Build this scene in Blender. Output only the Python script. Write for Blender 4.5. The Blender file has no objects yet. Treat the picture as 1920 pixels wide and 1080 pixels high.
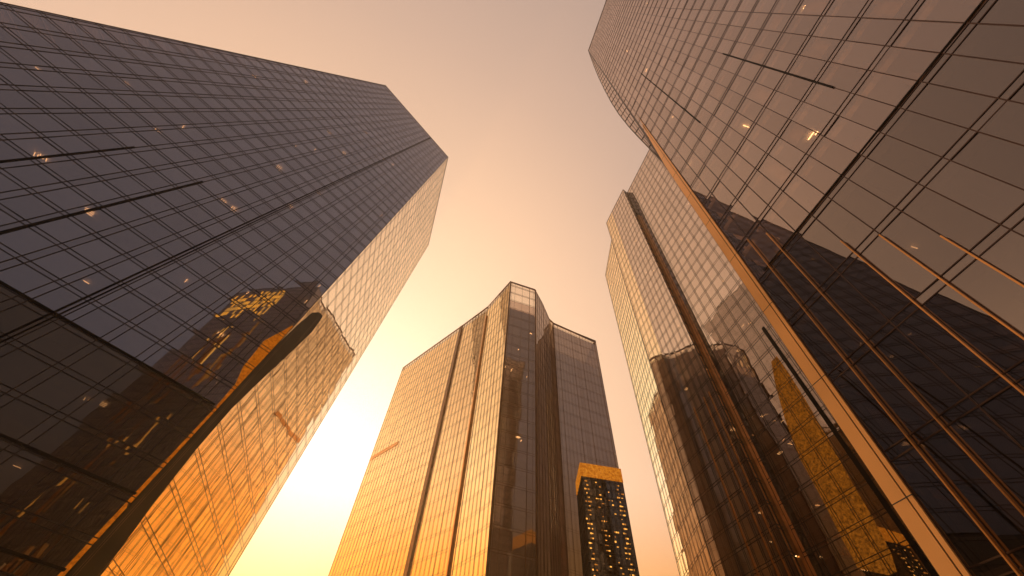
import bpy, math, random
from mathutils import Vector, Matrix
random.seed(7)
S = bpy.context.scene
COL = S.collection
R = math.radians
HAZE = .0007

# ------------------------------------------------------------------ materials
def mat(name):
    m = bpy.data.materials.new(name); m.use_nodes = True
    nt = m.node_tree; nt.nodes.clear()
    out = nt.nodes.new('ShaderNodeOutputMaterial')
    return m, nt, out

def N(nt, kind, **kw):
    n = nt.nodes.new(kind)
    for k, v in kw.items():
        if k in n.inputs.keys() if isinstance(k, str) else False: n.inputs[k].default_value = v
        else: setattr(n, k, v)
    return n

def plain(name, col, rough=.5, metal=0., noise=.0, scale=1.0):
    m, nt, out = mat(name)
    b = nt.nodes.new('ShaderNodeBsdfPrincipled')
    b.inputs['Roughness'].default_value = rough; b.inputs['Metallic'].default_value = metal
    if noise:
        tc = nt.nodes.new('ShaderNodeTexCoord'); n = nt.nodes.new('ShaderNodeTexNoise')
        n.inputs['Scale'].default_value = scale; n.inputs['Detail'].default_value = 6
        r = nt.nodes.new('ShaderNodeValToRGB')
        r.color_ramp.elements[0].position = .3; r.color_ramp.elements[1].position = .7
        r.color_ramp.elements[0].color = (*[c*(1-noise) for c in col], 1)
        r.color_ramp.elements[1].color = (*[min(1, c*(1+noise)) for c in col], 1)
        nt.links.new(tc.outputs['Object'], n.inputs['Vector']); nt.links.new(n.outputs['Fac'], r.inputs['Fac'])
        nt.links.new(r.outputs['Color'], b.inputs['Base Color'])
        mr = nt.nodes.new('ShaderNodeMapRange'); mr.inputs['To Min'].default_value = rough*.75; mr.inputs['To Max'].default_value = min(1, rough*1.3)
        nt.links.new(n.outputs['Fac'], mr.inputs['Value']); nt.links.new(mr.outputs[0], b.inputs['Roughness'])
    else:
        b.inputs['Base Color'].default_value = (*col, 1)
    nt.links.new(b.outputs[0], out.inputs[0]); return m

def emit(name, col, s):
    m, nt, out = mat(name)
    e = nt.nodes.new('ShaderNodeEmission'); e.inputs[0].default_value = (*col, 1); e.inputs[1].default_value = s
    nt.links.new(e.outputs[0], out.inputs[0]); return m

def glass(name, r0=.42, gloss=(.92, .84, .76), trans=(.34, .27, .22), wav=.006, wscale=.12, fine=.0016, rough=.012, stretch=.35, frit=0, fritcol=(.92, .57, .39)):
    """coated curtain-wall glass: mirror coat over a tinted see-through pane, slightly wavy"""
    m, nt, out = mat(name); L = nt.links.new
    tc = nt.nodes.new('ShaderNodeNewGeometry')
    mp = nt.nodes.new('ShaderNodeMapping'); mp.inputs['Scale'].default_value = (1, 1, stretch)
    L(tc.outputs['Position'], mp.inputs['Vector'])
    n1 = nt.nodes.new('ShaderNodeTexNoise'); n1.inputs['Scale'].default_value = wscale; n1.inputs['Detail'].default_value = 2
    n2 = nt.nodes.new('ShaderNodeTexNoise'); n2.inputs['Scale'].default_value = wscale*9; n2.inputs['Detail'].default_value = 3
    L(mp.outputs[0], n1.inputs['Vector']); L(mp.outputs[0], n2.inputs['Vector'])
    def off(n, k):
        s = nt.nodes.new('ShaderNodeVectorMath'); s.operation = 'SUBTRACT'; s.inputs[1].default_value = (.5, .5, .5); L(n.outputs['Color'], s.inputs[0])
        g = nt.nodes.new('ShaderNodeVectorMath'); g.operation = 'SCALE'; g.inputs['Scale'].default_value = k; L(s.outputs[0], g.inputs[0]); return g
    a, b = off(n1, wav*4), off(n2, fine*4)
    ad = nt.nodes.new('ShaderNodeVectorMath'); L(a.outputs[0], ad.inputs[0]); L(b.outputs[0], ad.inputs[1])
    ad2 = nt.nodes.new('ShaderNodeVectorMath'); L(ad.outputs[0], ad2.inputs[0]); L(tc.outputs['Normal'], ad2.inputs[1])
    nm = nt.nodes.new('ShaderNodeVectorMath'); nm.operation = 'NORMALIZE'; L(ad2.outputs[0], nm.inputs[0])
    gl = nt.nodes.new('ShaderNodeBsdfGlossy'); gl.inputs['Roughness'].default_value = rough; L(nm.outputs[0], gl.inputs['Normal'])
    # each pane a touch different
    oi = nt.nodes.new('ShaderNodeObjectInfo')
    rs = nt.nodes.new('ShaderNodeMath'); rs.operation = 'ADD'; L(tc.outputs['Random Per Island'], rs.inputs[0]); L(oi.outputs['Random'], rs.inputs[1])
    fr = nt.nodes.new('ShaderNodeMath'); fr.operation = 'FRACT'; L(rs.outputs[0], fr.inputs[0])
    hue = nt.nodes.new('ShaderNodeMix'); hue.data_type = 'RGBA'
    hue.inputs['A'].default_value = (*[c*.88 for c in gloss], 1); hue.inputs['B'].default_value = (*gloss, 1)
    L(fr.outputs[0], hue.inputs['Factor']); L(hue.outputs['Result'], gl.inputs['Color'])
    tr = nt.nodes.new('ShaderNodeBsdfTransparent'); tr.inputs[0].default_value = (*trans, 1)
    lw = nt.nodes.new('ShaderNodeLayerWeight'); lw.inputs['Blend'].default_value = .5
    pw = nt.nodes.new('ShaderNodeMath'); pw.operation = 'POWER'; pw.inputs[1].default_value = 3.0; L(lw.outputs['Facing'], pw.inputs[0])
    mr = nt.nodes.new('ShaderNodeMapRange'); mr.inputs['To Min'].default_value = r0; mr.inputs['To Max'].default_value = .97; L(pw.outputs[0], mr.inputs['Value'])
    mx = nt.nodes.new('ShaderNodeMixShader'); L(mr.outputs[0], mx.inputs[0]); L(tr.outputs[0], mx.inputs[1]); L(gl.outputs[0], mx.inputs[2])
    last = mx
    if frit:
        df = nt.nodes.new('ShaderNodeBsdfDiffuse'); df.inputs[0].default_value = (*fritcol, 1)
        last = nt.nodes.new('ShaderNodeMixShader'); last.inputs[0].default_value = frit; L(mx.outputs[0], last.inputs[1]); L(df.outputs[0], last.inputs[2])
    L(last.outputs[0], out.inputs[0]); return m

M = dict(
    glass_left=glass('grey coated glass', .40, (.74, .745, .83), (.26, .20, .17), .004, .07, .0012),
    glass_gold=glass('gold coated glass', .84, (1., .81, .51), (.40, .26, .14), .004, .10, .0014),
    glass_peach=glass('peach coated glass', .82, (1., .92, .79), (.40, .26, .14), .004, .10, .0014),
    glass_amber=glass('amber coated glass', .80, (1., .82, .58), (.40, .26, .14), .004, .10, .0014),
    glass_podium=glass('dark podium glass', .17, (.82, .68, .56), (.06, .045, .035), .008, .09, .003),
    glass_smoke=glass('smoked glass', .21, (.94, .82, .74), (.08, .06, .05), .005, .10, .0014),
    glass_right=glass('clear brown glass', .30, (.96, .82, .74), (.70, .56, .46), .005, .10, .0014),
    glass_mid=glass('brown coated glass', .54, (.96, .82, .72), (.30, .23, .18), .006, .12, .0018),
    glass_frit=glass('fritted bronze glass', .70, (1., .88, .76), (.40, .30, .22), .004, .10, .0014, frit=.40),
    glass_prow=glass('prow glass', .36, (1., .86, .74), (.72, .56, .44), .004, .10, .0014, frit=.22),
    glass_clear=glass('clear crown glass', .12, (.95, .86, .76), (.86, .78, .68), .003, .1, .001),
    glass_dark=glass('dark tower glass', .22, (.8, .7, .6), (.10, .07, .05), .006, .12, .002),
    bronze=plain('dark bronze frame', (.045, .033, .026), .38, .6, .25, .6),
    bronze_red=plain('brown bronze frame', (.055, .028, .018), .4, .5, .25, .6),
    blind=plain('roller blind fabric', (.55, .48, .40), .9, 0, .08, 2.),
    partition=plain('office partition', (.50, .42, .34), .85, 0, .1, .3),
    bronze_warm=plain('warm bronze frame', (.16, .075, .03), .36, .7, .25, .6),
    brass=plain('brass fin', (.66, .33, .11), .34, 1., .2, .5),
    pillar=plain('champagne metal cladding', (.90, .50, .20), .36, .35, .06, .25),
    joint=plain('dark joint', (.02, .016, .014), .6),
    ceiling=plain('office ceiling', (.62, .56, .50), .8, 0, .15, .3),
    core=plain('core wall', (.10, .085, .075), .8, 0, .3, .2),
    roof=plain('roof gravel', (.12, .11, .10), .9, 0, .2, 1.),
    paving=plain('granite paving', (.16, .15, .14), .75, 0, .25, .4),
    stone=plain('sandstone', (.42, .27, .15), .8, 0, .25, .3),
    orangereflect=plain('painted orange reflection', (.75, .36, .10), .4, .5, .15, .5),
    black=plain('flat black', (.010, .008, .007), .55, 0., .3, .4),
    lamp=emit('warm ceiling lamp', (1., .60, .26), 7.),
    crown=plain('rough gold crown', (.95, .5, .12), .35, .9, .5, 1.4),
    brightglow=emit('added bright gold glow', (1., .38, .04), 2.4),  # glow of the panes added to the right tower
    goldglow=emit('added gold glow', (1., .42, .07), 1.6),  # shared by the right tower's added panes and the reflected tower
    goldglow_dim=emit('dim added gold glow', (1., .34, .05), .55),
)

def painted_glow(name, ca, cb, s):
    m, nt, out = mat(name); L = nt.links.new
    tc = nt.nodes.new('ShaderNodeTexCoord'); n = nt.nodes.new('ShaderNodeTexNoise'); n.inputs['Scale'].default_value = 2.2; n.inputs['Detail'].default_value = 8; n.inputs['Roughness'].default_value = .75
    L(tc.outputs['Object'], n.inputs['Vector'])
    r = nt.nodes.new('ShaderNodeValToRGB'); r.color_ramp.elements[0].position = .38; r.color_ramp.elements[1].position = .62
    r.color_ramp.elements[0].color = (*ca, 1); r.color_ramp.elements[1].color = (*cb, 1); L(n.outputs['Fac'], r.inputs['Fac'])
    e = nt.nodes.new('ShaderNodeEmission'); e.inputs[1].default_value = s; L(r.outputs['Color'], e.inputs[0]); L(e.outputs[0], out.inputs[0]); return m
M['amber_glow'] = painted_glow('painted amber glow', (.34, .07, .002), (.8, .19, .006), .6)  # amber light put into emission: corner reflection and added strips
M['crownglow'] = painted_glow('painted crown glow', (.5, .11, .004), (1., .33, .025), .7)
M['goldreflect'] = painted_glow('painted gold reflection', (.10, .026, .002), (.66, .19, .014), .42)

# ------------------------------------------------------------------ mesh helpers
class MB:
    def __init__(s): s.v = []; s.f = []
    def quad(s, a, b, c, d):
        i = len(s.v); s.v += [a, b, c, d]; s.f.append((i, i+1, i+2, i+3))
    def poly(s, pts):
        i = len(s.v); s.v += list(pts); s.f.append(tuple(range(i, i+len(pts))))
    def hexa(s, a, b):              # two rings of four
        i = len(s.v); s.v += list(a)+list(b)
        s.f += [(i+3, i+2, i+1, i), (i+4, i+5, i+6, i+7)]
        for k in range(4):
            j = (k+1) % 4; s.f.append((i+k, i+j, i+4+j, i+4+k))
    def bar(s, p, q, side, out, w, d0, d1):
        """bar from p to q, w wide along side, from d0 to d1 along out"""
        h = side*(w/2)
        ring = lambda c: [c-h+out*d0, c+h+out*d0, c+h+out*d1, c-h+out*d1]
        s.hexa(ring(p), ring(q))
    def prism(s, ring0, ring1):
        i = len(s.v); n = len(ring0); s.v += list(ring0)+list(ring1)
        s.f.append(tuple(range(i+n-1, i-1, -1))); s.f.append(tuple(range(i+n, i+2*n)))
        for k in range(n):
            j = (k+1) % n; s.f.append((i+k, i+j, i+n+j, i+n+k))
    def build(s, name, m, parent=None, bevel=0):
        me = bpy.data.meshes.new(name); me.from_pydata([tuple(x) for x in s.v], [], s.f); me.update()
        o = bpy.data.objects.new(name, me); COL.objects.link(o)
        if m: me.materials.append(m)
        if parent is not None:
            o.parent = parent; o.matrix_parent_inverse = Matrix.Translation(-parent.location)
        return o

def tag(o, label=None, cat=None, group=None, kind=None):
    for k, v in (('label', label), ('category', cat), ('group', group), ('kind', kind)):
        if v: o[k] = v
    return o

def empty(name, loc):
    o = bpy.data.objects.new(name, None); COL.objects.link(o); o.location = loc; return o

# ------------------------------------------------------------------ camera
EYE = Vector((0, 0, 1.7))
XC, YC, ZC = Vector((.99375945, -.11154443, 0)), Vector((-.09203188, -.81992039, -.56503159)), Vector((.06302613, .56150548, -.82506927))
cam = bpy.data.cameras.new('camera'); co = bpy.data.objects.new('camera', cam); COL.objects.link(co)
mw = Matrix((XC, YC, ZC)).to_4x4(); mw.translation = EYE
co.matrix_world = mw
cam.sensor_width = 36; cam.lens = 36*720/1920; cam.clip_end = 6000; cam.clip_start = .1
S.camera = co
ROT = Matrix((XC, YC, ZC)).transposed()
def shown_area(pts):
    """how large a pane shows from the street, 0 when it is out of view"""
    q = []
    for p in pts:
        c = ROT @ (p-EYE)
        if c.z > -.5: return 0
        q.append((960+720*c.x/-c.z, 540-720*c.y/-c.z))
    cx = sum(a for a, b in q)/4; cy = sum(b for a, b in q)/4
    if not (-30 < cx < 1950 and -30 < cy < 1110): return 0
    return abs(sum(q[i][0]*q[(i+1) % 4][1]-q[(i+1) % 4][0]*q[i][1] for i in range(4)))/2

# ------------------------------------------------------------------ towers
class Tower:
    def __init__(s, name, tops, d, H, label, base_shift=None):
        """tops: plan corners at roof height, d: lean per metre of height"""
        s.H = H; s.n = len(tops)
        s.T = [Vector((x, y, H)) for x, y in tops]
        s.B = [Vector((x-d[0]*H, y-d[1]*H, 0)) for x, y in tops]
        if base_shift:
            for i, (dx, dy) in base_shift.items(): s.B[i] += Vector((dx, dy, 0))
        c = sum(s.B, Vector())/s.n
        s.root = empty(name, (c.x, c.y, 0)); tag(s.root, label, 'skyscraper')
        s.panes = []
    def at(s, i, f, z):
        j = (i+1) % s.n; t = z/s.H
        a = s.B[i].lerp(s.T[i], t); b = s.B[j].lerp(s.T[j], t)
        return a.lerp(b, f)
    def ring(s, z, k=1.0, inset=None):
        t = z/s.H
        pts = [s.B[i].lerp(s.T[i], t) for i in range(s.n)]
        if inset is not None:
            out = []
            area = sum(pts[i].x*pts[(i+1) % s.n].y-pts[(i+1) % s.n].x*pts[i].y for i in range(s.n))
            sg = 1 if area > 0 else -1
            for i in range(s.n):
                p, a, b = pts[i], pts[i-1], pts[(i+1) % s.n]
                e0 = (p-a).normalized(); e1 = (b-p).normalized()
                n0 = Vector((-e0.y, e0.x, 0))*sg; n1 = Vector((-e1.y, e1.x, 0))*sg
                m = (n0+n1); q = max(.35, m.dot(m)/2)
                out.append(p+m*(inset/q))
            return out
        c = sum(pts, Vector())/s.n
        return [c+(p-c)*k for p in pts]
    def frame(s, i):
        a = s.at(i, 0, s.H/2); b = s.at(i, 1, s.H/2); e = (b-a).normalized()
        up = (s.T[i]-s.B[i]).normalized(); n = e.cross(up).normalized()
        c = sum(s.T, Vector())/s.n
        area = sum(s.T[k].x*s.T[(k+1) % s.n].y-s.T[(k+1) % s.n].x*s.T[k].y for k in range(s.n))
        if area < 0: n = -n
        return e, up, n, (s.T[(i+1) % s.n]-s.T[i]).length
    def facade(s, i, us, zs, gm, fm, vw=.12, hw=.12, vd=.12, hd=.08, tilt=.003, clear_above=None, vwid=None, low=None):
        e, up, n, L = s.frame(i)
        us = [u/L for u in us]
        rnd = random.Random(100+i+int(s.H*10))
        for a in range(len(us)-1):
            for b in range(len(zs)-1):
                q = [s.at(i, us[a], zs[b]), s.at(i, us[a+1], zs[b]), s.at(i, us[a+1], zs[b+1]), s.at(i, us[a], zs[b+1])]
                w = (q[1]-q[0]).length; h = (q[3]-q[0]).length
                tx, tz = rnd.gauss(0, tilt)*w/2, rnd.gauss(0, tilt)*h/2
                q = [q[0]+n*(-tx-tz), q[1]+n*(tx-tz), q[2]+n*(tx+tz), q[3]+n*(-tx+tz)]
                if (q[1]-q[0]).cross(q[3]-q[0]).dot(n) < 0: q = [q[1], q[0], q[3], q[2]]
                m = gm if clear_above is None or zs[b] < clear_above else M['glass_clear']
                if low and zs[b+1] < low[0]+.1: m = M[low[1]]
                s.panes.append((q, m, n))
        fb = MB()
        for k, u in enumerate(us):
            w = vw if vwid is None else vwid(k)
            fb.bar(s.at(i, u, 0), s.at(i, u, s.H), e, n, w, -.10, vd)
        for z in zs:
            p, q2 = s.at(i, 0, z), s.at(i, 1, z)
            fb.bar(p, q2, up, n, hw, -.10, hd)
        fb.build('curtain_wall_frame', fm, s.root)
    def finish(s, keep=100, pane_name='glass_pane'):
        sc = []
        for k, (q, m, n) in enumerate(s.panes):
            c = (q[0]+q[2])/2
            sc.append((shown_area(q) if n.dot(EYE-c) > 0 else 0, k))
        sc.sort(reverse=True)
        big = {k for a, k in sc[:keep] if a > 0}
        rest = {}
        for k, (q, m, n) in enumerate(s.panes):
            if k in big:
                b = MB(); b.quad(*q); b.build(pane_name, m, s.root)
            else:
                rest.setdefault(m.name, MB()).quad(*q)
        for nm, b in rest.items():
            tag(b.build('glass_wall', bpy.data.materials[nm], s.root), kind='stuff')
    def interior(s, zs, th=.45, top=None, inset=.55, core=.45):
        for z in zs:
            b = MB(); b.prism(s.ring(z-th, inset=inset), s.ring(z, inset=inset)); b.build('floor_slab', M['ceiling'], s.root)
        b = MB(); b.prism(s.ring(.05, core), s.ring(top or s.H-1, core)); b.build('core_wall', M['core'], s.root)
    def lamps(s, i, zs, count, size=(.9, .08), z0=0, z1=1e9, u0=0, u1=1, mt='lamp', depth=(.8, 3.5)):
        e, up, n, L = s.frame(i); rnd = random.Random(55+i+int(s.H))
        zz = [z for z in zs if z0 < z < z1]
        for k in range(count):
            z = rnd.choice(zz); c = s.at(i, rnd.uniform(u0, u1), z-.50)-n*rnd.uniform(*depth)
            hn = Vector((n.x, n.y, 0)).normalized(); he = Vector((-hn.y, hn.x, 0)); up_ = Vector((0, 0, 1))
            if rnd.random() < .35: hn, he = he, hn
            l = size[0]*rnd.uniform(.6, 1.3)
            for q in range(rnd.choice([1, 1, 1, 2, 3])):
                cc = c+he*q*size[1]*5
                b = MB(); b.bar(cc-hn*l/2, cc+hn*l/2, he, up_, size[1], -.05, 0)
                b.build('ceiling_light', M[mt], s.root)
    def blinds(s, i, us, zs, count, z0, z1, u1=1):
        e, up, n, L = s.frame(i); rnd = random.Random(77+i+int(s.H))
        cells = [(a, b) for a, b in zip(us, us[1:]) if b-a > .8 and a < u1*L]
        zz = [(a, b) for a, b in zip(zs, zs[1:]) if b-a > 1 and z0 < a < z1]
        for k in range(count):
            u0, u9 = rnd.choice(cells); a, c = rnd.choice(zz); lo = c-(c-a)*rnd.choice([.3, .45, .6, .95])
            P = lambda u, z: s.at(i, u/L, z)
            b = MB(); m_ = (u0+u9)/2
            b.bar(P(m_, lo), P(m_, c-.05), e, n, (u9-u0)-.12, -.34, -.31); b.build('roller_blind', M['blind'], s.root)
    def rooms(s, i, zs, count, z0, z1, u1=1., dep=(1.6, 5.)):
        e, up, n, L = s.frame(i); rnd = random.Random(31+i+int(s.H)); H = zs[1]-zs[0]
        for k in range(count):
            z = rnd.choice([q for q in zs if z0 < q < z1]); u = rnd.uniform(.02, u1)*L; d = rnd.uniform(*dep); w = rnd.uniform(1.2, 4.5)
            P = s.at(i, min(u+w/2, L-.5)/L, z-H+.01); hn = Vector((n.x, n.y, 0)).normalized(); he = Vector((-hn.y, hn.x, 0))
            if rnd.random() < .35: he, hn = hn, he
            b = MB(); c = P-Vector((n.x, n.y, 0))*d
            b.bar(c, c+Vector((0, 0, H-.5)), he, hn, w, -.06, .06); b.build('partition_wall', M['partition'], s.root)
    def pillars(s, i, step, inset, z1, w=.5):
        e, up, n, L = s.frame(i); u = step*.6
        while u < L-1:
            b = MB(); b.bar(s.at(i, u/L, .05), s.at(i, u/L, z1), e, n, w, -inset-w, -inset); b.build('interior_column', M['partition'], s.root); u += step
    def rail(s, i, f, z0, z1, w, m, d=.12, name='facade_rail'):
        e, up, n, L = s.frame(i); b = MB(); b.bar(s.at(i, f, z0), s.at(i, f, z1), e, n, w, .02, d); b.build(name, M[m], s.root)
    def ledge(s, i, z, f0, f1, h, m, d=.14, name='facade_ledge'):
        e, up, n, L = s.frame(i); b = MB(); b.bar(s.at(i, f0, z), s.at(i, f1, z), up, n, h, .02, d); b.build(name, M[m], s.root)
    def cap(s, z, th=.5, out=.15, name='parapet', m='bronze'):
        b = MB(); r0, r1 = s.ring(s.H, inset=-out), s.ring(s.H, inset=.5)
        up = Vector((0, 0, th))
        for i in range(s.n):
            j = (i+1) % s.n
            b.hexa([r0[i], r0[j], r1[j], r1[i]], [r0[i]+up, r0[j]+up, r1[j]+up, r1[i]+up])
        b.build(name, M[m], s.root)
    def roof(s, z, m='roof', inset=.5):
        b = MB(); b.prism(s.ring(z-.4, inset=inset), s.ring(z, inset=inset)); b.build('roof_deck', M[m], s.root)

def paired(L, w, g, start=0.):
    us = [0.]; u = start
    while u < L-.3:
        for x in (u, u+g):
            if x > us[-1]+.05 and x < L-.05: us.append(x)
        u += w
    return us+[L]

def floors(H, h, sp, z0=0):
    out = [0.]; z = z0+h
    while z < H-1:
        out += [z-sp, z]; z += h
    return out+[H]
def slabs(H, h, top=1e9): return [h*k for k in range(1, int((H-1)/h)+1) if h*k < min(H, top)]

# ---- tall grey tower on the left
HL = 200.
eL = Vector((29.65, 30.11)).normalized()
TL = Tower('glass_tower', [(-69.8, 29.3), (-40.14, 59.43), (-52.0, 112.1), (-83, 82)], (-.009, .071), HL,
           'tall grey glass tower on the left with one golden side and a dark reflection down its corner',
           {0: (-eL.x*33.7, -eL.y*33.7), 2: (1.4, -6.3)})
zL = floors(HL, 4.2, .62)
LAB = TL.frame(0)[3]
TL.facade(0, paired(LAB, 2.5, .55, .3), zL, M['glass_left'], M['bronze'], .12, .11, .05, .04, tilt=.005, low=(34, 'glass_podium'))
TL.facade(1, paired(TL.frame(1)[3], 4.6, .5, 1.), zL, M['glass_peach'], M['bronze_warm'], .06, .075, .024, .022)
for i in (2, 3): TL.facade(i, paired(TL.frame(i)[3], 5, .5), zL, M['glass_left'], M['bronze'], .12, .12)
TL.interior(slabs(HL, 4.2)); TL.roof(HL-.6); TL.cap(HL, .35, .12)
TL.lamps(0, slabs(HL, 4.2), 50, z0=15, z1=150, u0=.05)
TL.finish()
TL.blinds(0, paired(LAB, 2.5, .55, .3), zL, 60, 20, 150)
TL.rail(0, .42, 0, 64, .26, 'black'); TL.rail(0, .551, 0, 68, .34, 'black')
TL.rail(0, .704, 0, HL-.5, .22, 'black'); TL.rail(0, .711, 0, HL-.5, .16, 'black')
TL.ledge(0, 33.9, .60, .99, .26, 'black'); TL.ledge(0, 21.3, .60, .995, .26, 'black'); TL.ledge(0, 13.9, .6, .995, .26, 'black')
e1, up1, n1, L1 = TL.frame(1)
e0, up0, n0, L0 = TL.frame(0)
def strip(T, i, rows, d0, d1):
    """band on side i whose width changes with height: rows of (z, from u, to u) in metres"""
    e, up, n, L = T.frame(i); b = MB()
    for (za, a0, a1), (zb, b0, b1) in zip(rows, rows[1:]):
        P = lambda u, z, d: T.at(i, u/L, z)+n*d
        b.hexa([P(a0, za, d0), P(a1, za, d0), P(a1, za, d1), P(a0, za, d1)], [P(b0, zb, d0), P(b1, zb, d0), P(b1, zb, d1), P(b0, zb, d1)])
    return b
strip(TL, 1, [(0, -.25, 8.6), (10, -.25, 7.4), (16, -.25, 6.0), (22, -.25, 4.4), (29, -.25, 3.3), (36, -.25, 3.2), (42, -.25, 4.3), (48, .1, 5.6), (54, .8, 6.9), (60, 2., 8.), (63, 4.4, 7.6), (64.5, 6.6, 7.2)], .006, .024).build('dark_reflection_strip', M['black'], TL.root)  # dark reflection painted on as a black strip
strip(TL, 0, [(0, L0-.35, L0-.02), (20, L0-.3, L0-.02), (33, L0-.25, L0-.02), (38, L0-.35, L0-.02), (41, L0-.9, L0-.02), (47, L0-1.2, L0-.02), (51, L0-.5, L0-.02), (53, L0-.2, L0-.02)], .006, .026).build('corner_reflection', M['amber_glow'], TL.root)  # sunlit reflection painted on as a glowing sliver

# ---- tower with the champagne corner on the right
HR = 160.; k = .8
eR = Vector((3.75, -18.1)).normalized()
A_ = Vector((21.5, 6.695))*k; Bk = A_+eR*44
TR = Tower('glass_tower', [(A_.x, A_.y), (Bk.x, Bk.y), (52, -28), (50, 11.6)], (.024, -.044), HR,
           'huge brown glass tower on the right with gold fins and a champagne metal corner')
zR = floors(HR, 3.5, .36)
LR = TR.frame(0)[3]
usR = [0, .68]
while usR[-1] < LR-1.1: usR.append(usR[-1]+1.06)
usR.append(LR)
TR.facade(0, usR, zR, M['glass_right'], M['bronze_red'], .04, .045, .03, .025, tilt=.0045, low=(21.1, 'glass_smoke'))
for i in (1, 2, 3): TR.facade(i, paired(TR.frame(i)[3], 3.5, .5), zR, M['glass_right'], M['bronze'], .1, .1)
TR.interior(slabs(HR, 3.5)); TR.roof(HR-.6); TR.cap(HR, .35, .1)
eR_, upR, nR, _ = TR.frame(0)
def wedge(rows, name, m):
    return strip(TR, 0, rows, .045, .12).build(name, m, TR.root)
wedge([(0, -.06, .46), (42, -.06, .46), (48, .10, .46), (57, .40, .46)], 'corner_column', M['pillar'])
wedge([(0, .51, .67), (42, .51, .67), (52, .51, .67), (60, .64, .67)], 'corner_column', M['pillar'])
strip(TR, 0, [(0, .46, .51), (56, .46, .51)], .04, .08).build('reveal', M['joint'], TR.root)
for z in range(4, 46, 5):
    strip(TR, 0, [(z, -.064, .674), (z+.035, -.064, .674)], .05, .123).build('panel_joint', M['joint'], TR.root)
# curved glass end facet above the column
outw = Vector((-.86, .42, 0)).normalized()
prof = [(38, .0), (44, .12), (50, .5), (56, .9), (63, 1.3), (72, 1.65), (82, 1.8), (95, 1.75), (110, 1.55), (128, 1.1), (145, .55), (160, .0)]
fb, gb = MB(), MB()
def ef(z, w): return TR.at(0, 0, z)+Vector((-.35, .94, 0))*w
for (z0, w0), (z1, w1) in zip(prof, prof[1:]):
    gb.quad(TR.at(0, 0, z0), ef(z0, w0), ef(z1, w1), TR.at(0, 0, z1))
    fb.bar(ef(z0, w0), ef(z1, w1), Vector((1, 0, 0)), Vector((0, 1, 0)), .12, -.06, .06)
    back = Vector((5, 1.4, 0))
    gb.quad(ef(z0, w0), TR.at(0, 0, z0)+back, TR.at(0, 0, z1)+back, ef(z1, w1))
for k in range(28):
    z = 46+k*4.0
    w = next(a[1]+(b[1]-a[1])*(z-a[0])/(b[0]-a[0]) for a, b in zip(prof, prof[1:]) if a[0] <= z <= b[0])
    fb.bar(TR.at(0, 0, z), ef(z, w), Vector((0, 0, 1)), Vector((-.94, -.35, 0)), .1, -.03, .06)
for f_ in (.33, .66):
    for (z0, w0), (z1, w1) in zip(prof, prof[1:]):
        fb.bar(ef(z0, w0*f_), ef(z1, w1*f_), Vector((-.35, .94, 0)), Vector((-.94, -.35, 0)), .05, -.03, .05)
gb.build('end_facet', M['glass_mid'], TR.root); fb.build('end_facet_frame', M['bronze'], TR.root)
rf = random.Random(3)
for k, u in enumerate(usR):
    if 2 <= k < len(usR)-1 and (k % 2 == 1 or k % 4 == 2) and u < 11:
        b = MB(); b.bar(TR.at(0, u/LR, 0), TR.at(0, u/LR, 28-1.9*u+rf.uniform(-1.5, 1.5)), eR_, nR, .05, .065, .2); b.build('gold_fin', M['brass'], TR.root)
TR.pillars(0, 3.2, 1.6, HR-2)
TR.blinds(0, usR, zR, 70, 8, 90, .55)
TR.rooms(0, slabs(HR, 3.5), 90, 8, 80, .5)
TR.ledge(0, 21.15, .03, .62, .07, 'black', .055)
TR.rail(0, usR[10]/LR, 26, 43, .11, 'black', .09); TR.rail(0, usR[5]/LR, 40, 70, .09, 'black', .09)
rc = random.Random(8)
kR = [k for k in range(len(usR)-1) if usR[k] > 15.5]
for fl in range(39, 45):  # glowing panes added out of view, for the left tower to reflect
    for kk in kR:
        if rc.random() < (.62 if fl > 40 else .3) and kk > kR[0]+(44-fl)*.7:
            b = MB(); z0 = 3.5*fl+.3; b.bar(TR.at(0, (usR[kk]+usR[kk+1])/2/LR, z0), TR.at(0, (usR[kk]+usR[kk+1])/2/LR, z0+3.0), eR_, nR, 1.0, .008, .02); b.build('added_glow_pane', M['brightglow' if rc.random() < .7 else 'goldglow'], TR.root)
for k in range(26):  # amber strips added out of view, for streaks in the left tower's glass
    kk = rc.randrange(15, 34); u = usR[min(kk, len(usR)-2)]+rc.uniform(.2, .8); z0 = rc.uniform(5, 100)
    b = MB(); b.bar(TR.at(0, u/LR, z0), TR.at(0, u/LR, z0+rc.uniform(12, 36)), eR_, nR, rc.choice([.25, .5, .8]), .004, .02); b.build('added_glow_strip', M['amber_glow'], TR.root)
for k in range(34):  # more added panes, seen only as reflections
    kk = rc.randrange(15, 33); u = usR[kk]+.5 if kk < len(usR)-1 else 20; z0 = 3.5*rc.randrange(4, 40); hh = rc.choice([1.0, 2.6, 2.9, 2.9, 9., 16.])
    b = MB(); b.bar(TR.at(0, u/LR, z0), TR.at(0, u/LR, min(z0+hh, 150)), eR_, nR, rc.choice([.35, .8, .9]), .012, .03); b.build('added_glow_pane', M['goldglow' if rc.random() < .5 else 'goldglow_dim'], TR.root)
TR.lamps(0, slabs(HR, 3.5), 40, (.45, .035), z0=8, z1=110, u0=.02, u1=.5)
TR.finish()

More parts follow.
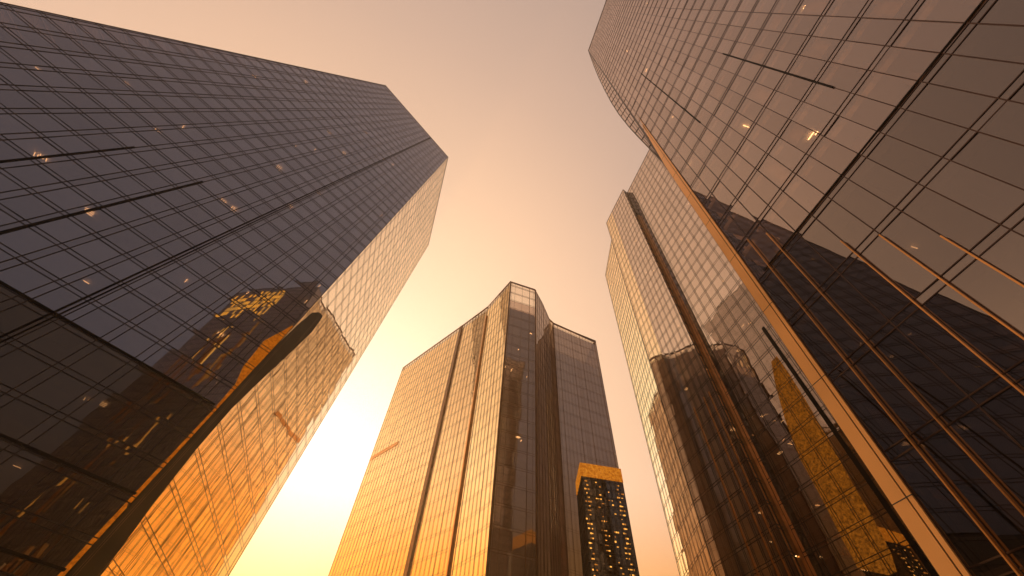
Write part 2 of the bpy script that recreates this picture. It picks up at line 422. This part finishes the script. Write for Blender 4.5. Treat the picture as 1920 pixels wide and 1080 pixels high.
# ---- gold tower in the middle
HC = 125.; k = HC-1.7
ptsC = [(-.376, 1.104), (-.158, .867), (-.0716, .7695), (-.0075, .6615), (.0724, .6812), (.105, .735), (.134, .7917), (.151, .8076), (.228, .838), (.305, .866), (.27, 1.25), (-.30, 1.35)]
TC = Tower('glass_tower', [(x*k, y*k) for x, y in ptsC], (-.021, -.041), HC,
           'gold glass tower in the middle with a narrow see-through prow and curved wings')
for i_, t_ in ((8, .945), (9, .898)):      # the right wing's roof slopes down to its outer end
    x_, y_ = ptsC[i_][0]*k*t_, ptsC[i_][1]*k*t_; z_ = 1.7+k*t_
    TC.T[i_] = Vector((x_, y_, z_)); TC.B[i_] = Vector((x_+.021*z_, y_+.041*z_, 0))
hC = 4.4
zC = floors(HC, hC, .55)
for i in range(12):
    L = TC.frame(i)[3]
    if i < 3: us = paired(L, 1.75, .35, .2)
    elif i == 3: us = [0, .9, 2.2, L*.5, L-2.2, L-.7, L]
    elif i < 9: us = paired(L, 1.8, .3, .4)
    else: us = paired(L, 4, .5)
    if 6 < i < 9: us = paired(L, 1.35, .3, .4)
    gm = M['glass_gold'] if i < 3 else M['glass_frit'] if i != 3 else M['glass_prow']
    TC.facade(i, us, zC, gm, M['bronze_warm'], .12, .055, .035, .022, clear_above=HC-(13 if i in (3,) else 5), vwid=(lambda q: .16 if q % 9 == 4 else .06))
TC.interior(slabs(HC, hC, HC-11), top=HC-13)
TC.cap(HC, .3, .08, m='bronze_warm')
def edge_bar(T, i, z0, z1, w, d0, d1, name, m, off=0.):
    e, up, n, L = T.frame(i); b = MB()
    b.bar(T.at(i, off/L, z0), T.at(i, off/L, z1), e, n, w, d0, d1); return b.build(name, m, T.root)
edge_bar(TC, 1, 0, HC-.3, 1.5, -.1, .45, 'dark_groove', M['bronze_warm'], .4)
edge_bar(TC, 2, 0, HC-6, .6, .05, .5, 'gold_fin', M['brass'], .3)
edge_bar(TC, 3, 0, HC-.2, .5, .05, .35, 'corner_post', M['bronze_warm'], .2)
edge_bar(TC, 4, 0, HC-.2, .5, .05, .35, 'corner_post', M['bronze_warm'], .2)
strip(TC, 0, [(79.8, .1, 17.), (81.3, .1, 17.)], .05, .14).build('reflection_bar', M['orangereflect'], TC.root)  # orange reflection painted on as a metallic bar
TC.lamps(3, slabs(HC, hC, HC-11), 12, z0=30)
TC.lamps(8, slabs(HC, hC, HC-11), 10, z0=30)
TC.finish()

# ---- stepped brown tower between the gold one and the right one
HM = 196.; s_ = .7
uM = Vector((9.52, -1.87, 0))
TM = Tower('glass_tower', [(46.9, 84.0), (48.2, 77.3), (51.0, 64.66), (53.5, 66.1), (65.7, 10.5), (90, 18), (86, 95)], (-.013, -.04), HM,
           'stepped brown glass tower partly behind the champagne corner of the right tower')
zM = floors(HM, 4.3, .6)
TM.facade(0, paired(TM.frame(0)[3], 2.2, .4, .6), zM, M['glass_amber'], M['bronze_warm'], .09, .10, .03, .03)
TM.facade(1, paired(TM.frame(1)[3], 2.2, .4, .6), zM, M['glass_mid'], M['bronze'], .10, .11, .03, .03)
TM.facade(2, [0, 1.4, TM.frame(2)[3]], zM, M['glass_mid'], M['bronze'], .2, .12)
TM.facade(3, paired(TM.frame(3)[3], 3.2, .45, .6), zM, M['glass_mid'], M['bronze'], .11, .11, .04, .03)
for i in (4, 5, 6): TM.facade(i, paired(TM.frame(i)[3], 5, .5), zM, M['glass_mid'], M['bronze'], .14, .13)
TM.interior(slabs(HM, 4.3), core=.35); TM.roof(HM-.6); TM.cap(HM, .35, .1)
strip(TM, 3, [(27.5, 13., 14.4), (29.5, 9.2, 15.2), (34, 9.4, 15.8), (40, 9.8, 16.2), (47, 10., 16.9), (54, 11.4, 17.4), (61, 13.6, 17.7), (66, 15.8, 17.6)], .004, .018).build('gold_reflection', M['goldreflect'], TM.root)  # gold reflection painted over the glass as a glowing sheet
edge_bar(TM, 3, 0, 74, .8, .05, .10, 'dark_fin', M['black'], 18.7)
for u_ in (4.4, 8.8, 11.): edge_bar(TM, 1, 0, 70, .22, .04, .2, 'gold_fin', M['brass'], u_)
TM.blinds(1, paired(TM.frame(1)[3], 2.2, .4, .6), zM, 25, 60, 180)
edge_bar(TM, 3, 0, 168, 1.1, .05, .9, 'gold_fin', M['brass'], .5)
HW = 178.
TW = Tower('glass_tower', [(48.6, 105.0), (46.92, 84.04), (62, 87), (62, 106)], (-.013, -.04), HW, 'x')
bpy.data.objects.remove(TW.root); TW.root = TM.root
TW.T = [t+Vector((.013*0, 0, 0)) for t in TW.T]
for i in range(4):
    sh = Vector((-.013, -.04, 0))*(HW-HM); TW.T[i] = TW.T[i]+sh; TW.B[i] = TW.B[i]+sh
zW = [z for z in zM if z < HW]+[HW]
TW.facade(0, paired(TW.frame(0)[3], 2.2, .4, .6), zW, M['glass_amber'], M['bronze_warm'], .09, .10, .03, .03)
TW.facade(3, paired(TW.frame(3)[3], 4, .4, .6), zW, M['glass_mid'], M['bronze_warm'], .12, .12)
TW.roof(HW-.3); TW.cap(HW, .35, .08); TW.interior(slabs(HW, 4.3)[::1], core=.4)
TW.finish(20)
TM.lamps(3, slabs(HM, 4.3), 40, z0=30, z1=170, u1=.8)
TM.lamps(1, slabs(HM, 4.3), 20, z0=30, z1=170)
TM.finish()

# ---- reflected dark tower with gold windows, added as a solid in front
HG = 45.; kG = HG-1.7
cg = [Vector((.392*kG, 1.589*kG, 0)), Vector((.576*kG, 1.603*kG, 0))]
TG = Tower('reflection_tower', [(cg[0].x, cg[0].y), (cg[1].x, cg[1].y), (cg[1].x+1.5, cg[1].y+6.5), (cg[0].x+.5, cg[0].y+7)], (0, 0), HG,
           'stand-in for a reflection: low dark tower glittering with gold windows under a gold crown')
zG = floors(HG, 1.5, .3)
TG.facade(0, paired(TG.frame(0)[3], .9, .2), zG, M['glass_dark'], M['bronze'], .06, .06, .06, .04)
for i in (1, 2, 3): TG.facade(i, paired(TG.frame(i)[3], 1.2, .2), zG, M['glass_dark'], M['bronze'], .06, .06, .06, .04)
b = MB(); b.prism(TG.ring(.1, inset=.25), TG.ring(HG-.2, inset=.25)); b.build('core_wall', M['black'], TG.root)  # core of the added reflection tower
TG.finish(40)
eG, upG, nG, LG = TG.frame(0)
rg = random.Random(21); ng = 0; rest = {}
for k in range(420):
    col_ = rg.choice([.7, .8, .8, 2.9, 3.4, 5.2, 6.6, 6.9, 6.9, 7.2]) + rg.gauss(0, .22)
    u = min(max(.2, col_), LG-.2); z = rg.uniform(5, HG-3.6); z = round(z/.75)*.75+.28
    wv, hv = rg.uniform(.10, .34), rg.uniform(.08, .26)
    b = MB() if ng < 100 else rest.setdefault(k % 3 == 0, MB())
    b.bar(TG.at(0, (u-wv/2)/LG, z), TG.at(0, (u+wv/2)/LG, z), upG, nG, hv, .07, .085)
    if ng < 100: b.build('added_glow_pane', M['goldglow' if rg.random() < .6 else 'goldglow_dim'], TG.root)
    ng += 1
for k, b in rest.items(): tag(b.build('added_glow_pane', M['goldglow' if k else 'goldglow_dim'], TG.root), kind='stuff')
b = MB(); r0, r1 = TG.ring(HG-2.6, inset=-.12), TG.ring(HG+.05, inset=-.12); b.prism(r0, r1); b.build('added_crown_glow', M['crownglow'], TG.root)  # gold top of the reflected tower, painted in as emission

# ------------------------------------------------------------------ ground
b = MB(); g = 2600
b.quad(Vector((-g, -g, 0)), Vector((g, -g, 0)), Vector((g, g, 0)), Vector((-g, g, 0)))
tag(b.build('ground', M['paving']), kind='structure')

# ------------------------------------------------------------------ light
SUN_AZ, SUN_EL = R(-26.2), R(20.5)
sd = Vector((math.sin(SUN_AZ)*math.cos(SUN_EL), math.cos(SUN_AZ)*math.cos(SUN_EL), math.sin(SUN_EL)))
sl = bpy.data.lights.new('sun', 'SUN'); so = bpy.data.objects.new('sun', sl); COL.objects.link(so)
sl.energy = 4.0; sl.angle = R(.5); sl.color = (1., .56, .24)
so.rotation_euler = sd.to_track_quat('Z', 'Y').to_euler(); so.location = sd*500

w = bpy.data.worlds.new('World'); S.world = w; w.use_nodes = True
nt = w.node_tree; nt.nodes.clear(); L = nt.links.new
out = nt.nodes.new('ShaderNodeOutputWorld')
sky = nt.nodes.new('ShaderNodeTexSky'); sky.sky_type = 'NISHITA'; sky.sun_disc = False
sky.sun_elevation = SUN_EL; sky.sun_rotation = SUN_AZ
sky.air_density = 1.2; sky.dust_density = 6.; sky.ozone_density = .4
tc = nt.nodes.new('ShaderNodeTexCoord')
nm = nt.nodes.new('ShaderNodeVectorMath'); nm.operation = 'NORMALIZE'; L(tc.outputs['Generated'], nm.inputs[0])
dt = nt.nodes.new('ShaderNodeVectorMath'); dt.operation = 'DOT_PRODUCT'; dt.inputs[1].default_value = sd; L(nm.outputs[0], dt.inputs[0])
ac = nt.nodes.new('ShaderNodeMath'); ac.operation = 'ARCCOSINE'; ac.use_clamp = False; L(dt.outputs['Value'], ac.inputs[0])
dv = nt.nodes.new('ShaderNodeMath'); dv.operation = 'DIVIDE'; dv.inputs[1].default_value = math.pi; L(ac.outputs[0], dv.inputs[0])
cr = nt.nodes.new('ShaderNodeValToRGB'); L(dv.outputs[0], cr.inputs[0])
stops = [(0, (1.8, 1.42, 1.2)), (10, (1.5, 1.17, .94)), (20, (1.2, .89, .65)), (32, (1.04, .71, .46)), (46, (.88, .56, .36)), (62, (.60, .40, .30)), (82, (.355, .265, .23)), (105, (.25, .195, .185)), (135, (.14, .117, .123)), (180, (.085, .077, .088))]
el = cr.color_ramp.elements
while len(el) < len(stops): el.new(.5)
for e, (a, c) in zip(el, stops): e.position = a/180; e.color = (*c, 1)
cr.color_ramp.interpolation = 'B_SPLINE'
# the low air is denser and yellower
sp = nt.nodes.new('ShaderNodeSeparateXYZ'); L(nm.outputs[0], sp.inputs[0])
lr = nt.nodes.new('ShaderNodeMapRange'); lr.interpolation_type = 'SMOOTHSTEP'
lr.inputs['From Min'].default_value = .22; lr.inputs['From Max'].default_value = .50; L(sp.outputs['Z'], lr.inputs['Value'])
mxl = nt.nodes.new('ShaderNodeMix'); mxl.data_type = 'RGBA'; mxl.inputs['A'].default_value = (1., .58, .13, 1); mxl.inputs['B'].default_value = (1, 1, 1, 1); L(lr.outputs[0], mxl.inputs['Factor'])
mul = nt.nodes.new('ShaderNodeMix'); mul.data_type = 'RGBA'; mul.blend_type = 'MULTIPLY'; mul.inputs['Factor'].default_value = 1; L(cr.outputs[0], mul.inputs['A']); L(mxl.outputs['Result'], mul.inputs['B'])
# a second, broader glow, added out of view in the west to brighten the glass
gd = Vector((math.sin(R(-80))*math.cos(R(18)), math.cos(R(-80))*math.cos(R(18)), math.sin(R(18))))
d2 = nt.nodes.new('ShaderNodeVectorMath'); d2.operation = 'DOT_PRODUCT'; d2.inputs[1].default_value = gd; L(nm.outputs[0], d2.inputs[0])
g2 = nt.nodes.new('ShaderNodeMapRange'); g2.interpolation_type = 'SMOOTHERSTEP'
g2.inputs['From Min'].default_value = math.cos(R(42)); g2.inputs['From Max'].default_value = 1.; L(d2.outputs['Value'], g2.inputs['Value'])
c2 = nt.nodes.new('ShaderNodeMix'); c2.data_type = 'RGBA'; c2.blend_type = 'ADD'; c2.inputs['B'].default_value = (.95, .57, .30, 1)
fz = nt.nodes.new('ShaderNodeMapRange'); fz.interpolation_type = 'SMOOTHSTEP'; 
fz.inputs['From Min'].default_value = .25; fz.inputs['From Max'].default_value = .68; fz.inputs['To Min'].default_value = 1; fz.inputs['To Max'].default_value = 0; L(sp.outputs['Z'], fz.inputs['Value'])
gm_ = nt.nodes.new('ShaderNodeMath'); gm_.operation = 'MULTIPLY'; L(g2.outputs[0], gm_.inputs[0]); L(fz.outputs[0], gm_.inputs[1]); L(gm_.outputs[0], c2.inputs['Factor']); L(cr.outputs[0], c2.inputs['A']); L(c2.outputs['Result'], mul.inputs['A'])
b1 = nt.nodes.new('ShaderNodeBackground'); b1.inputs[1].default_value = 1.18; L(mul.outputs['Result'], b1.inputs[0])
# thin veil of the physical sky, warmed by the dust
tint = nt.nodes.new('ShaderNodeMix'); tint.data_type = 'RGBA'; tint.blend_type = 'MULTIPLY'; tint.inputs['Factor'].default_value = 1; tint.inputs['B'].default_value = (1., .72, .5, 1); L(sky.outputs[0], tint.inputs['A'])
b2 = nt.nodes.new('ShaderNodeBackground'); b2.inputs[1].default_value = .01; L(tint.outputs['Result'], b2.inputs[0])
ad = nt.nodes.new('ShaderNodeAddShader'); L(b1.outputs[0], ad.inputs[0]); L(b2.outputs[0], ad.inputs[1]); L(ad.outputs[0], out.inputs[0])

# ------------------------------------------------------------------ warm dusty air
b = MB(); lo, hi = Vector((-135, -75, -1)), Vector((150, 260, 205))
c = [Vector((x, y, z)) for z in (lo.z, hi.z) for x, y in ((lo.x, lo.y), (hi.x, lo.y), (hi.x, hi.y), (lo.x, hi.y))]
b.hexa(c[:4], c[4:])
hm, hnt, hout = mat('warm haze')
pv = hnt.nodes.new('ShaderNodeVolumePrincipled'); pv.inputs['Color'].default_value = (1., .80, .58, 1); pv.inputs['Density'].default_value = HAZE; pv.inputs['Anisotropy'].default_value = .65
hnt.links.new(pv.outputs[0], hout.inputs['Volume'])
if HAZE: tag(b.build('haze', hm), kind='stuff')

M['black'].node_tree.nodes['Principled BSDF'].inputs['Specular IOR Level'].default_value = .12
S.view_settings.view_transform = 'Standard'; S.view_settings.look = 'None'; S.view_settings.exposure = 0; S.view_settings.gamma = 1
cy = S.cycles
cy.max_bounces = 8; cy.glossy_bounces = 5; cy.diffuse_bounces = 2; cy.transmission_bounces = 4; cy.transparent_max_bounces = 12
cy.sample_clamp_indirect = 6.; cy.use_denoising = True; cy.caustics_reflective = False; cy.caustics_refractive = False
